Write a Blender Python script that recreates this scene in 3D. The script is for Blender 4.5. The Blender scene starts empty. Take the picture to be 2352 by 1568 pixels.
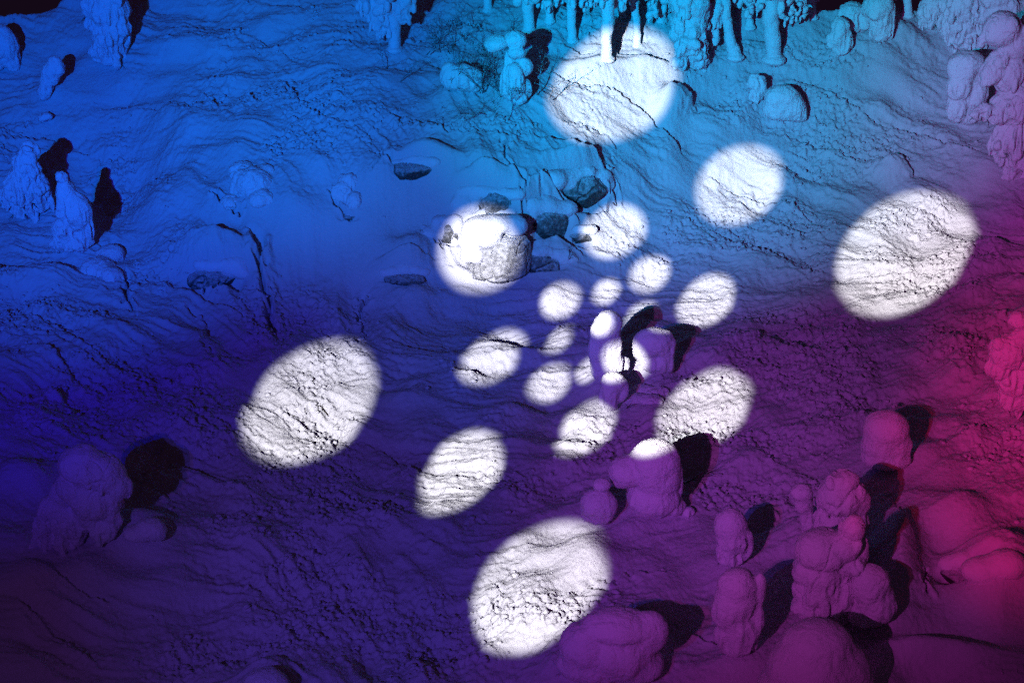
# Night snow slope lit by coloured floodlights and a projector throwing a pattern of white discs.
import bpy, math
import numpy as np
from mathutils import Vector

sc = bpy.context.scene
COL = sc.collection

# ------------------------------------------------------------------ camera
F = 3231.0                       # focal length in pixels of a 2352 px wide picture
CAMZ = 20.0
PITCH = math.radians(28.0)
CP, SP = math.cos(PITCH), math.sin(PITCH)
cam_d = bpy.data.cameras.new("camera")
cam_d.sensor_width = 36.0
cam_d.lens = 36.0 * F / 2352.0
cam_d.clip_end = 2000.0
cam = bpy.data.objects.new("camera", cam_d)
COL.objects.link(cam)
cam.location = (0, 0, CAMZ)
cam.rotation_euler = (math.radians(90) - PITCH, 0, 0)
sc.camera = cam
sc.view_settings.view_transform = 'Standard'
sc.view_settings.look = 'None'
sc.view_settings.exposure = 0.0
sc.view_settings.gamma = 1.0
sc.cycles.max_bounces = 4
sc.cycles.diffuse_bounces = 3
sc.cycles.use_denoising = False
sc.cycles.use_adaptive_sampling = False
sc.cycles.use_light_tree = False
sc.cycles.sample_clamp_indirect = 0.25

# ------------------------------------------------------------------ world: a clear dark night, faint dusky glow
w = bpy.data.worlds.new("World")
sc.world = w
w.use_nodes = True
bg = w.node_tree.nodes["Background"]
bg.inputs[0].default_value = (0.75, 0.32, 0.9, 1)
bg.inputs[1].default_value = 0.014


def ray(px, py):
    """unit-free world direction (numpy, y-forward) of a photo point"""
    u = (np.asarray(px, float) - 1176.0) / F
    v = (784.0 - np.asarray(py, float)) / F
    return u, CP + v * SP, -SP + v * CP


def project(x, y, z):
    dz = z - CAMZ
    fw = y * CP - dz * SP
    up = y * SP + dz * CP
    return 1176.0 + F * x / fw, 784.0 - F * up / fw


# ------------------------------------------------------------------ the lie of the land
CTRL = [
 (-300,1568,.2),(400,1600,0),(1176,1600,0),(1800,1600,.3),(2600,1568,.7),
 (-300,1250,.5),(200,1250,.45),(700,1250,0),(1176,1250,.1),(1700,1250,.4),(2200,1200,1.0),(2650,1150,1.2),
 (-300,950,.8),(200,950,.8),(700,950,.3),(1176,930,.4),(1700,900,.6),(2250,900,1.2),(2650,850,1.5),
 (-300,700,1.4),(150,720,1.2),(450,690,1.1),(800,690,1.0),(1150,670,.9),(1450,650,1.0),(1800,650,1.3),(2250,650,1.8),
 (1130,780,.75),(1320,790,.75),(980,760,.8),(1480,780,.8),(1220,860,.55),(820,790,.7),(1640,770,.9),(500,800,.8),(900,860,.5),(1420,860,.58),(-300,500,2.2),(100,560,1.9),(300,500,2.4),(450,430,3.4),(650,420,3.8),(850,400,4.0),
 (450,560,2.1),(300,330,3.6),(450,310,4.2),(900,330,4.7),(1100,330,4.8),(1300,320,4.7),(1450,360,4.1),
 (1000,425,3.95),(1200,425,4.0),(1340,430,3.7),(1000,485,3.2),(1200,485,3.2),(1340,485,2.7),(1440,490,2.2),(600,560,2.2),(800,560,2.3),(1000,600,1.5),(1250,600,1.4),
 (1600,480,2.3),(1600,330,3.8),(1900,400,3.0),(2200,400,3.2),(2600,400,3.4),
 (-300,250,4.2),(150,200,4.7),(600,200,5.3),(1000,200,5.5),(1400,200,5.5),(1700,220,4.9),(2100,200,5.0),(2600,200,5.2),
 (-300,50,6.0),(300,40,6.5),(900,40,6.9),(1500,60,6.9),(2000,60,6.6),(2600,50,6.6)]
cw = []
for px, py, z in CTRL:
    dx, dy, dz = ray(px, py)
    t = (z - CAMZ) / dz
    cw.append((dx * t, dy * t, z))
cw += [(-60,90,10),(0,90,12),(60,90,10.5),(-50,10,.3),(50,10,.6),(0,6,0),(-60,45,3),(60,45,3.4),(-140,200,20),(0,200,24),(140,200,20),(-140,0,0),(140,0,0)]
cw = np.array(cw)


def tps_kernel(d2):
    return 0.5 * d2 * np.log(d2 + 1e-9)


_n = len(cw)
_A = np.zeros((_n + 3, _n + 3))
_d2 = ((cw[:, None, :2] - cw[None, :, :2]) ** 2).sum(-1)
_A[:_n, :_n] = tps_kernel(_d2) + 2.0 * np.eye(_n)
_A[:_n, _n] = 1; _A[:_n, _n + 1:] = cw[:, :2]
_A[_n, :_n] = 1; _A[_n + 1:, :_n] = cw[:, :2].T
_wt = np.linalg.solve(_A, np.concatenate([cw[:, 2], [0, 0, 0]]))


def base_z(x, y):
    x = np.asarray(x, float); y = np.asarray(y, float)
    out = _wt[_n] + _wt[_n + 1] * x + _wt[_n + 2] * y
    for i in range(_n):
        out = out + _wt[i] * tps_kernel((x - cw[i, 0]) ** 2 + (y - cw[i, 1]) ** 2)
    return out


def hit(px, py, hfun=base_z):
    """ground point seen at a photo point"""
    dx, dy, dz = ray(px, py)
    ts = np.linspace(17, 95, 4000)
    below = (CAMZ + dz * ts) < hfun(dx * ts, dy * ts)
    i = int(np.argmax(below)) if below.any() else len(ts) - 1
    t = ts[i]
    return np.array([dx * t, dy * t, CAMZ + dz * t])


def crest_drop(px, py):
    """how far the land has fallen away behind the brow of the hill"""
    c = np.interp(px, [-300, 60, 150, 300, 1150, 1400, 1600, 1900, 2250, 2600], [40, 42, 10, -60, -60, 0, 18, 24, 22, 15])
    d = np.maximum(0, c - py)
    return 0.055 * d * d / (d + 12)


# ------------------------------------------------------------------ the lamps, on a mast left of the camera
LAMP = np.array([-11.0, 0.0, 18.6])


def spot(name, pos, target, size, blend, col, level, radius=0.05):
    d = np.asarray(target) - pos
    dist = float(np.linalg.norm(d))
    L = bpy.data.lights.new(name, 'SPOT')
    L.energy = 80.0 * dist * dist * level
    L.color = col
    L.spot_size = size
    L.spot_blend = blend
    L.shadow_soft_size = radius
    o = bpy.data.objects.new(name, L)
    o.location = pos
    o.rotation_euler = Vector(d).to_track_quat('-Z', 'Y').to_euler()
    COL.objects.link(o)
    return o


#        offset from mast      aim px        cone deg  colour            level
FLOODS = [
 ((-2.2, 0.0,  0.3), (350, 0),     32, (0.00, 0.18, 1.0), 0.28),
 ((-1.8, 0.0,  0.4), (150, 380),   36, (0.00, 0.01, 1.0), 0.13),
 ((-1.2, 0.0,  0.5), (950, 0),     26, (0.00, 0.42, 1.0), 0.10),
 ((-0.6, 0.0,  0.8), (1750, -20),  26, (0.00, 0.55, 1.0), 0.38),
 ((-0.2, 0.0,  0.2), (1250, 360),  25, (0.00, 0.14, 1.0), 0.17),
 (( 0.0, 0.0,  0.0), (1150, 980),  33, (0.12, 0.075, 1.0), 0.092),
 (( 2.2, 0.0, -0.2), (2000, 720),  30, (0.85, 0.12, 1.0), 0.058),
 (( 3.2, 0.0,  0.2), (2640, 880),  18, (1.00, 0.00, 0.11), 0.18),
 (( 2.6, 0.0, -0.5), (1850, 1450), 30, (0.90, 0.04, 0.85), 0.040),
 (( 2.0, 0.0,  0.6), (2450, 230),  16, (0.75, 0.08, 1.0), 0.09),
 ((-0.9, 0.0, -0.4), (300, 1150),  46, (0.38, 0.09, 1.0), 0.021),
]
for i, (off, aim, deg, col, lev) in enumerate(FLOODS):
    spot("floodlight", LAMP + np.array(off), hit(*aim), math.radians(deg), 1.0, col, lev, 0.07)

# the projector: one lamp with a slide of round holes in it
#   centre px, radius px, softness, level
DISCS = [
 (1415,195,120,.14,.82),(1700,425,84,.18,.85),(2075,583,131,.11,.88),(1110,572,90,.24,1.15),(1408,532,56,.28,1.15),
 (1495,630,37,.38,1.2),(1393,670,25,.5,1.2),(1290,690,37,.38,1.2),(1625,690,56,.22,1.1),(1473,727,30,.45,1.0),
 (1285,780,26,.5,.95),(1131,820,56,.28,1.0),(1258,880,39,.38,1.1),(1350,850,25,.5,1.0),(1472,824,40,.38,1.3),
 (1348,981,56,.28,1.25),(1625,940,86,.18,1.05),(720,922,131,.13,.9),(1061,1082,87,.18,1.1),(1243,1347,138,.13,.95)]
aim = hit(1300, 720)
P = spot("gobo_projector", LAMP, aim, math.radians(48), 0.05, (1.0, 0.975, 0.965), 0.88, 0.03)
P.data.use_nodes = True
pn = P.data.node_tree
pem = pn.nodes["Emission"]
ptc = pn.nodes.new("ShaderNodeTexCoord")
inv = P.rotation_euler.to_matrix().inverted()
D0 = float(np.linalg.norm(aim - LAMP))
acc = None
for px, py, r, bl, lev in DISCS:
    tgt = hit(px, py)
    dc = np.linalg.norm(tgt - np.array([0, 0, CAMZ])); dl = np.linalg.norm(tgt - LAMP)
    half = math.atan(r * dc / F / dl)
    loc = inv @ Vector((tgt - LAMP) / dl)
    dn = pn.nodes.new("ShaderNodeVectorMath"); dn.operation = 'DISTANCE'
    pn.links.new(ptc.outputs["Normal"], dn.inputs[0]); dn.inputs[1].default_value = loc
    mr = pn.nodes.new("ShaderNodeMapRange"); mr.interpolation_type = 'SMOOTHSTEP'
    pn.links.new(dn.outputs["Value"], mr.inputs[0])
    mr.inputs[1].default_value = half * (1 + bl * 1.1); mr.inputs[2].default_value = half * (1 - bl * 1.1)
    mr.inputs[3].default_value = 0.0; mr.inputs[4].default_value = lev * (dl / D0) ** 2
    if acc is None:
        acc = mr.outputs[0]
    else:
        ad = pn.nodes.new("ShaderNodeMath"); ad.operation = 'MAXIMUM'
        pn.links.new(acc, ad.inputs[0]); pn.links.new(mr.outputs[0], ad.inputs[1])
        acc = ad.outputs[0]
pn.links.new(acc, pem.inputs["Strength"])

# ------------------------------------------------------------------ materials
def mat(name):
    m = bpy.data.materials.new(name)
    m.use_nodes = True
    nt = m.node_tree
    return m, nt, nt.nodes["Principled BSDF"]


def snow_material(name, grain, bump, base=(0.82, 0.82, 0.83)):
    m, nt, bs = mat(name)
    bs.inputs["Roughness"].default_value = 0.85
    bs.inputs["Specular IOR Level"].default_value = 0.15
    tc = nt.nodes.new("ShaderNodeNewGeometry")
    n1 = nt.nodes.new("ShaderNodeTexNoise"); n1.inputs["Scale"].default_value = grain
    n1.inputs["Detail"].default_value = 6; n1.inputs["Roughness"].default_value = 0.7
    nt.links.new(tc.outputs["Position"], n1.inputs["Vector"])
    n2 = nt.nodes.new("ShaderNodeTexNoise"); n2.inputs["Scale"].default_value = 0.7
    n2.inputs["Detail"].default_value = 4
    nt.links.new(tc.outputs["Position"], n2.inputs["Vector"])
    mx = nt.nodes.new("ShaderNodeMix"); mx.data_type = 'RGBA'
    mx.inputs[6].default_value = tuple(c * 0.93 for c in base) + (1,)
    mx.inputs[7].default_value = base + (1,)
    nt.links.new(n2.outputs["Fac"], mx.inputs[0])
    nt.links.new(mx.outputs[2], bs.inputs["Base Color"])
    b = nt.nodes.new("ShaderNodeBump"); b.inputs["Strength"].default_value = 1.0
    b.inputs["Distance"].default_value = bump
    nt.links.new(n1.outputs["Fac"], b.inputs["Height"])
    nt.links.new(b.outputs["Normal"], bs.inputs["Normal"])
    return m


M_SNOW = snow_material("darkened_packed_snow", 9.0, 0.034, (0.66, 0.66, 0.675))  # base darkened so the ground carries its grazing-light contrast against the trees
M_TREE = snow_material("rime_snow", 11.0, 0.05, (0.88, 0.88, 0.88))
M_CAP = snow_material("fresh_snow", 12.0, 0.03)


def rock_material(name, c0, c1, c2):
    m, nt, bs = mat(name)
    bs.inputs["Roughness"].default_value = 0.9
    g = nt.nodes.new("ShaderNodeNewGeometry")
    n = nt.nodes.new("ShaderNodeTexNoise"); n.inputs["Scale"].default_value = 7; n.inputs["Detail"].default_value = 8
    n.inputs["Roughness"].default_value = 0.75
    nt.links.new(g.outputs["Position"], n.inputs["Vector"])
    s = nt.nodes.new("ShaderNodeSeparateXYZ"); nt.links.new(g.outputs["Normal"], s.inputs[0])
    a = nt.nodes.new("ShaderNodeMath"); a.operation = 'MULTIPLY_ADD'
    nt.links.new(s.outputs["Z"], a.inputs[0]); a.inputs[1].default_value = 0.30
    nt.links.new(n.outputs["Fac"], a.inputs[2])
    r = nt.nodes.new("ShaderNodeValToRGB")
    r.color_ramp.elements[0].position = 0.40; r.color_ramp.elements[0].color = c0
    r.color_ramp.elements[1].position = 0.80; r.color_ramp.elements[1].color = c2
    e = r.color_ramp.elements.new(0.58); e.color = c1
    nt.links.new(a.outputs[0], r.inputs[0])
    nt.links.new(r.outputs[0], bs.inputs["Base Color"])
    b = nt.nodes.new("ShaderNodeBump"); b.inputs["Distance"].default_value = 0.10
    nt.links.new(n.outputs["Fac"], b.inputs["Height"]); nt.links.new(b.outputs[0], bs.inputs["Normal"])
    return m


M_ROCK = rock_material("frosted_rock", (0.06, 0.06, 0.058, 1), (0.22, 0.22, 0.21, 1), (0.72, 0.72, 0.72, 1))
M_LITROCK = rock_material("lit_frosted_rock", (0.24, 0.24, 0.23, 1), (0.50, 0.50, 0.48, 1), (0.78, 0.78, 0.78, 1))  # brighter copy of the frosted rock, disc light put into its colour


def bark_material(name, c0, c1):
    m, nt, bs = mat(name)
    bs.inputs["Roughness"].default_value = 0.9
    g = nt.nodes.new("ShaderNodeNewGeometry")
    n = nt.nodes.new("ShaderNodeTexNoise"); n.inputs["Scale"].default_value = 20; n.inputs["Detail"].default_value = 5
    nt.links.new(g.outputs["Position"], n.inputs["Vector"])
    r = nt.nodes.new("ShaderNodeValToRGB")
    r.color_ramp.elements[0].position = 0.45; r.color_ramp.elements[0].color = c0 + (1,)
    r.color_ramp.elements[1].position = 0.62; r.color_ramp.elements[1].color = c1 + (1,)
    nt.links.new(n.outputs["Fac"], r.inputs[0]); nt.links.new(r.outputs[0], bs.inputs["Base Color"])
    return m


M_TWIG = bark_material("bare_twig", (0.03, 0.025, 0.02), (0.09, 0.075, 0.06))
M_DARKTWIG = bark_material("dark_spruce_twig", (0.02, 0.025, 0.015), (0.30, 0.30, 0.30))
M_RIMETWIG = bark_material("rimed_twig", (0.05, 0.05, 0.045), (0.7, 0.7, 0.7))

# ------------------------------------------------------------------ terrain relief on a fine grid
rng = np.random.default_rng(7)
GS = 0.045
GX0, GX1, GY0, GY1 = -31.0, 31.0, 17.0, 78.0
gx = np.arange(GX0, GX1, GS); gy = np.arange(GY0, GY1, GS)
NX, NY = len(gx), len(gy)


def up_sample(c, shape):
    """bilinear enlargement"""
    yi = np.linspace(0, c.shape[0] - 1, shape[0]); xi = np.linspace(0, c.shape[1] - 1, shape[1])
    y0 = np.minimum(yi.astype(int), c.shape[0] - 2); x0 = np.minimum(xi.astype(int), c.shape[1] - 2)
    fy = (yi - y0)[:, None]; fx = (xi - x0)[None]
    r0 = c[y0]; r1 = c[y0 + 1]
    a = r0[:, x0] * (1 - fx) + r0[:, x0 + 1] * fx
    b = r1[:, x0] * (1 - fx) + r1[:, x0 + 1] * fx
    return (a * (1 - fy) + b * fy).astype(np.float32)


cx_ = np.linspace(gx[0], gx[-1], NX // 8); cy_ = np.linspace(gy[0], gy[-1], NY // 8)
CXX, CYY = np.meshgrid(cx_, cy_)
cB = base_z(CXX, CYY)
cPX, cPY = project(CXX, CYY, cB)
B = up_sample(cB, (NY, NX)); PX = up_sample(cPX, (NY, NX)); PY = up_sample(cPY, (NY, NX))

_ky = np.fft.fftfreq(NY, GS)[:, None]; _kx = np.fft.rfftfreq(NX, GS)[None]
_kk = np.sqrt(_kx ** 2 + _ky ** 2) + 1e-6


def band(wl, width=0.6):
    """random field with features about wl metres across, unit variance"""
    f = np.fft.rfft2(rng.standard_normal((NY, NX)).astype(np.float32))
    f = f * np.exp(-(np.log(_kk * wl) / width) ** 2)
    o = np.fft.irfft2(f, (NY, NX)).astype(np.float32)
    return o / o.std()


# direction the wind and sliding snow have drawn, given at places in the photo
FLOW = [(500,60,1,.15),(100,60,1,.3),(450,200,1,-.1),(700,180,1,-.35),(900,100,1,.1),(150,280,1,-.1),(300,620,1,-.1),
 (100,720,1,.35),(250,850,1,.5),(400,950,1,.6),(600,1100,1,.3),(200,1350,1,.6),(400,1480,1,-.2),(800,1320,.6,1),
 (900,1000,1,.5),(1000,900,1,-.2),(1200,700,1,-.15),(1600,500,1,.6),(1900,450,1,.5),(2000,300,1,.4),(1520,300,1,.8),
 (1700,700,1,-.3),(1900,800,1,-.35),(2100,850,1,-.3),(1700,950,1,-.35),(1100,1080,1,.1),(1250,1350,1,-.4),
 (1000,420,.05,1),(620,560,.1,1),(760,640,0,1),(1250,420,.1,1),(900,560,0,1),(2000,200,1,.3),(1700,130,1,-.1),
 (2100,1150,1,-.5),(2200,1500,1,-.3),(1300,200,1,.3),(1400,60,1,0),(600,900,1,.6),(1700,1450,1,-.2)]
fw_ = np.zeros_like(cPX); fdx = np.zeros_like(cPX); fdy = np.zeros_like(cPX)
for px, py, dx, dy in FLOW:
    q = np.exp(-((cPX - px) ** 2 + (cPY - py) ** 2) / (2 * 120.0 ** 2)) + 1e-9 / (1 + ((cPX - px) ** 2 + (cPY - py) ** 2) / 1e4)
    n_ = math.hypot(dx, dy)
    fdx += q * dx / n_; fdy += q * dy / n_
hx = cx_[1] - cx_[0]; hy = cy_[1] - cy_[0]
aYx, aXx = np.gradient(cPX, hy, hx); aYy, aXy = np.gradient(cPY, hy, hx)
det = aXx * aYy - aYx * aXy
vx = (aYy * fdx - aYx * fdy) / det; vy = (-aXy * fdx + aXx * fdy) / det
vn = np.hypot(vx, vy) + 1e-9
VX = up_sample(vx / vn, (NY, NX)); VY = up_sample(vy / vn, (NY, NX))
VN = np.hypot(VX, VY) + 1e-6; VX /= VN; VY /= VN


def streak(n, half, step=1.0):
    """smear a field along the flow (line integral convolution)"""
    acc = n.copy(); wsum = 1.0
    for sgn in (1, -1):
        fx = np.broadcast_to(np.arange(NX, dtype=np.float32)[None], (NY, NX)).copy()
        fy = np.broadcast_to(np.arange(NY, dtype=np.float32)[:, None], (NY, NX)).copy()
        for k in range(half):
            ix = np.clip(fx + .5, 0, NX - 1).astype(np.int32); iy = np.clip(fy + .5, 0, NY - 1).astype(np.int32)
            idx = iy * NX + ix
            fx += sgn * step * VX.ravel()[idx]; fy += sgn * step * VY.ravel()[idx]
            ix = np.clip(fx + .5, 0, NX - 1).astype(np.int32); iy = np.clip(fy + .5, 0, NY - 1).astype(np.int32)
            wgt = 0.5 + 0.5 * math.cos(math.pi * (k + 1) / (half + 1))
            acc += wgt * n.ravel()[iy * NX + ix]; wsum += wgt
    o = acc - acc.mean()
    return o / o.std()


def cells(cell, seed):
    """distance to the nearest and second nearest random lump centre, in lump sizes, and lump id noise"""
    r2 = np.random.default_rng(seed)
    nx = int((GX1 - GX0) / cell) + 4; ny = int((GY1 - GY0) / cell) + 4
    jx = r2.random((ny, nx)).astype(np.float32); jy = r2.random((ny, nx)).astype(np.float32); hh = r2.random((ny, nx)).astype(np.float32)
    X = np.broadcast_to(((gx - GX0) / cell + 1)[None], (NY, NX)).astype(np.float32)
    Y = np.broadcast_to(((gy - GY0) / cell + 1)[:, None], (NY, NX)).astype(np.float32)
    ix = X.astype(np.int32); iy = Y.astype(np.int32)
    d1 = np.full((NY, NX), 9, np.float32); d2 = d1.copy(); h = np.zeros((NY, NX), np.float32)
    for a in (-1, 0, 1):
        for b in (-1, 0, 1):
            jj = (iy + a) * nx + ix + b
            d = np.hypot(ix + b + jx.ravel()[jj] - X, iy + a + jy.ravel()[jj] - Y)
            nearer = d < d1
            d2 = np.where(nearer, d1, np.minimum(d2, d)); h = np.where(nearer, hh.ravel()[jj], h)
            d1 = np.where(nearer, d, d1)
    return d1, d2, h


def ss(a, b, x):
    t = np.clip((x - a) / (b - a), 0, 1)
    return t * t * (3 - 2 * t)


def blobmask(lst):
    o = np.zeros((NY, NX), np.float32)
    for px, py, rx, ry, s in lst:
        d = ((PX - px) / rx) ** 2 + ((PY - py) / ry) ** 2
        o = np.maximum(o, s * np.exp(-d * 0.7))
    return o


ROUGH = blobmask([(1850,260,170,55,1),(1990,350,160,60,.9),(1420,185,140,18,.8),(700,230,160,55,.8),(650,320,160,50,.9),
 (80,740,140,50,1),(360,630,90,60,.8),(200,850,160,60,.9),(380,990,220,90,1),(650,1130,220,110,.8),(760,1400,220,110,.9),
 (1000,1460,150,110,.9),(1900,850,260,110,.9),(1820,1010,220,70,.9),(1750,1130,200,50,.9),(1250,1110,160,80,.6),
 (1080,285,230,14,1),(720,910,150,110,.6),(1250,1420,150,60,.8),(1600,900,120,80,.7),(2050,560,160,90,.5),(1750,560,200,60,.8),
 (60,390,120,60,.7),(620,90,160,70,.4),(1000,70,140,60,.8),(2250,950,90,160,.6),(300,420,90,60,.5),(1800,120,120,40,.8),
 (650,720,120,70,.7),(1500,180,90,40,.7),(1330,60,160,40,.5),(2200,650,120,90,.6),(1950,140,130,30,.6)])
SMOOTH = blobmask([(210,195,70,40,1),(1000,400,180,60,.55),(1200,390,160,60,.5),(1430,150,140,25,1),(1340,1285,120,40,1),(2150,1140,130,90,.9),
 (2200,1420,150,140,.9),(290,1330,130,50,.9),(1180,650,250,30,1),(1700,1400,160,120,.7),(1420,1240,200,30,.9),(750,480,90,60,.8),
 (2150,390,100,50,.6),(1700,340,60,40,.7),(200,1220,140,80,.8),(2080,1250,120,120,.8),(40,100,60,60,.6),(2000,210,120,30,.7),
 (1500,250,60,40,.8),(1450,1180,160,40,.8),(1690,1300,90,40,.8),(1900,1440,160,60,.9),(1720,1490,120,50,.9),(2036,1040,120,70,.9),(1800,1530,200,50,.8),(560,430,100,80,.4),(1560,1290,140,60,.8),(640,600,120,60,.5),(900,480,160,90,.45),(500,380,90,50,.5),(1300,860,70,40,.3),(820,610,100,60,.5)])
patch = band(5.0, .8)
rough = np.clip(ROUGH + 0.22 * patch + 0.10 * band(1.5), 0, 1) * (1 - SMOOTH)
rough = ss(0.12, 0.8, rough)

H = B.copy()
H -= crest_drop(PX, PY).astype(np.float32)
H += 0.11 * band(7.0) * (1 - .5 * SMOOTH) + 0.055 * band(2.6)
n1 = band(1.1); n2 = band(0.38); n3 = band(0.16)
st1 = streak(n1, 46); st2 = streak(n2, 26); st3 = streak(n3, 12)
c1 = st1 + .25 * n2 + .12 * n3; c2 = st2 + .30 * n3 + .5 * st1
stm = 0.48 * np.clip(0.75 + 0.6 * band(4.0), 0.05, 1.6) * (1 - 0.8 * SMOOTH)
# wind-carved crust plates with broken edges
st0 = streak(band(1.7), 40)
H += (0.035 * st0 + .035 * band(1.9)) * (1 - .4 * SMOOTH) + 0.018 * np.maximum(streak(band(.9), 34), 0) * (1 - .6 * SMOOTH)
H += (.010 * band(.5) + .006 * band(.23)) * (1 - .75 * SMOOTH) * np.clip(.8 + .5 * band(2.5), .1, 1.8)
H += stm * (0.012 * (ss(.1, .28, c1) + ss(1.0, 1.18, c1) + ss(-1.1, -.85, c1)) + 0.024 * c1)
H += stm * (0.010 * (ss(.5, .62, c2) + ss(1.4, 1.5, c2)) + 0.014 * st2 + 0.009 * st3)
# lumpy wind crust: rounded bulges with creases between
lump = np.clip(.35 + rough + .2 * band(3.0), 0, 1.3) * (1 - .8 * SMOOTH)
bl1 = np.abs(.6 * band(.62) + .5 * st2); bl2 = np.abs(.8 * band(.27) + .3 * st3)
H += lump * (.012 * np.minimum(bl1, 1.6) + .008 * np.minimum(bl2, 1.6))
# crumbled snow
d1, d2, hh = cells(0.42, 1)
H += rough * 0.08 * np.maximum(0, hh - .35) / .65 * np.sqrt(np.clip(1 - (d1 / .62) ** 2, 0, 1))
d1, d2, hh = cells(0.19, 2)
H += (rough * 0.8 + 0.10) * 0.065 * np.maximum(0, hh - .3) / .7 * np.sqrt(np.clip(1 - (d1 / .6) ** 2, 0, 1)) * (1 - SMOOTH)
d1, d2, hh = cells(0.115, 3)
H += (rough * .7 + .3) * .032 * (1 - .8 * SMOOTH) * np.maximum(0, hh - .45) / .55 * np.sqrt(np.clip(1 - (d1 / .6) ** 2, 0, 1))
H += (rough * 0.018 + .004) * band(0.15) + rough * .02 * band(.34)

# swells and hollows (px centre, px radii, metres)
for px, py, rx, ry, h in [(430,110,95,35,.5),(1545,252,38,34,.75),(2045,395,34,18,.5),(1430,165,150,22,.35),(1350,1285,150,38,.35),
 (2150,1515,190,26,.45),(2060,1290,55,110,.8),(2310,1330,90,80,.9),(480,1250,120,70,.15),(1130,690,300,22,.15),(300,1240,80,40,.2),
 (120,1340,200,40,.3),(1000,380,70,45,.55),(860,420,60,50,.35),(1130,400,60,70,.35),(1300,375,90,45,.45),(1240,450,45,55,.35),
 (240,420,95,70,-.9),(330,360,60,50,-.5),(500,590,90,45,.5),(680,480,60,60,.35),(360,470,50,40,.3),(1640,330,40,60,.3),(1420,600,80,30,.3),(1080,640,90,18,.2),(930,590,60,40,.4),
 (2200,1180,100,40,.25),(60,1100,120,40,.3),(600,1560,60,35,.3),(1620,1545,160,40,.3),(130,640,100,40,.4),(220,560,60,40,.25)]:
    H += h * np.exp(-(((PX - px) / rx) ** 2 + ((PY - py) / ry) ** 2)).astype(np.float32)

# drifts the trees stand in
for px, py, r in [(104,226,50),(58,496,80),(168,572,80),(560,486,80),(800,508,60),(905,112,40),(1192,238,60),(1052,208,70),(1394,130,50),(1585,155,60),(1777,136,40),
                  (1929,130,40),(2022,90,60),(2222,284,70),(2338,404,90),(1738,236,70),(2036,1062,110),(1396,880,70),(1502,858,80),(1418,942,60),(1490,930,90),(1496,1180,120),
                  (1372,1206,80),(1684,1296,80),(1848,1230,50),(1900,1424,140),(2000,1436,90),(1700,1494,110),(225,1250,140),(335,1246,80),(1390,1560,160),(2338,962,80)]:
    H += (.0022 * r * np.exp(-(((PX - px) / r) ** 2 + ((PY - py + .12 * r) / (.45 * r)) ** 2))).astype(np.float32)
# hollows where rock shows
for px, py, rx, ry, h in [(1128,474,50,22,.35),(1335,442,56,24,.45),(1256,528,46,30,.4),(1248,610,46,16,.35),(1030,545,28,22,.3),(1340,545,28,9,.2),
 (498,648,58,14,.5),(930,646,44,8,.3),(945,397,44,9,.25),(2220,1330,56,14,.4),(800,500,22,8,.2),(1140,590,80,50,.3)]:
    H -= h * np.exp(-(((PX - px) / rx) ** 4 + ((PY - py) / ry) ** 4)).astype(np.float32)
for px, py, rx, ry, h in [(1125,436,66,18,.35),(1335,398,68,20,.45),(1240,470,60,20,.3),(1270,580,52,14,.3),(500,605,80,26,.5),(935,622,60,14,.35),
 (955,372,62,18,.4),(2225,1292,70,26,.4),(1350,526,34,10,.2)]:
    H += h * np.exp(-(((PX - px) / rx) ** 2 + ((PY - py) / ry) ** 4)).astype(np.float32)

wob = 5.0 * band(0.5) + 7.0 * band(1.6)
wob2 = band(0.45)


def line_fields(pts):
    """signed distance (px; positive to the right of the drawn line) and end fade"""
    best = np.full((NY, NX), 1e9, np.float32); sg = np.ones((NY, NX), np.float32); par = np.zeros((NY, NX), np.float32)
    x = PX + wob; y = PY + .6 * wob
    n = len(pts) - 1
    for i in range(n):
        (ax, ay), (bx, by) = pts[i], pts[i + 1]
        ex, ey = bx - ax, by - ay
        L2 = ex * ex + ey * ey
        t = np.clip(((x - ax) * ex + (y - ay) * ey) / L2, 0, 1)
        qx = x - ax - t * ex; qy = y - ay - t * ey
        d = np.hypot(qx, qy); c = d < best
        best = np.where(c, d, best); sg = np.where(c, np.sign(ex * qy - ey * qx), sg); par = np.where(c, (i + t) / n, par)
    return best, sg, par


def scarp(pts, h, w_up=30, w_dn=22, broken=0.0, edge=3.5):
    """snow edge that drops away on the upper/right side of the line"""
    d, sgn, par = line_fields(pts)
    s = -sgn * d                                   # positive = upper right of a line drawn left to right
    fade = ss(0, .12, par) * ss(1, .85, par)
    fade = fade * (1 - broken * ss(-.2, .6, wob2))
    prof = np.where(s < 0, np.exp(s / w_up), 0) * .6 - ss(0, edge, s) * np.exp(-np.maximum(s, 0) / w_dn) * .7
    prof = prof * (d < 150)
    return (.42 * h * fade * prof).astype(np.float32)


def groove(pts, depth, wpx, broken=.3):
    d, sgn, par = line_fields(pts)
    fade = ss(0, .1, par) * ss(1, .9, par) * (1 - broken * ss(-.2, .6, wob2))
    return (-depth * fade * np.exp(-(d / wpx) ** 4) + .3 * depth * fade * np.exp(-((d - 2 * wpx) / wpx) ** 2)).astype(np.float32)


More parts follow.
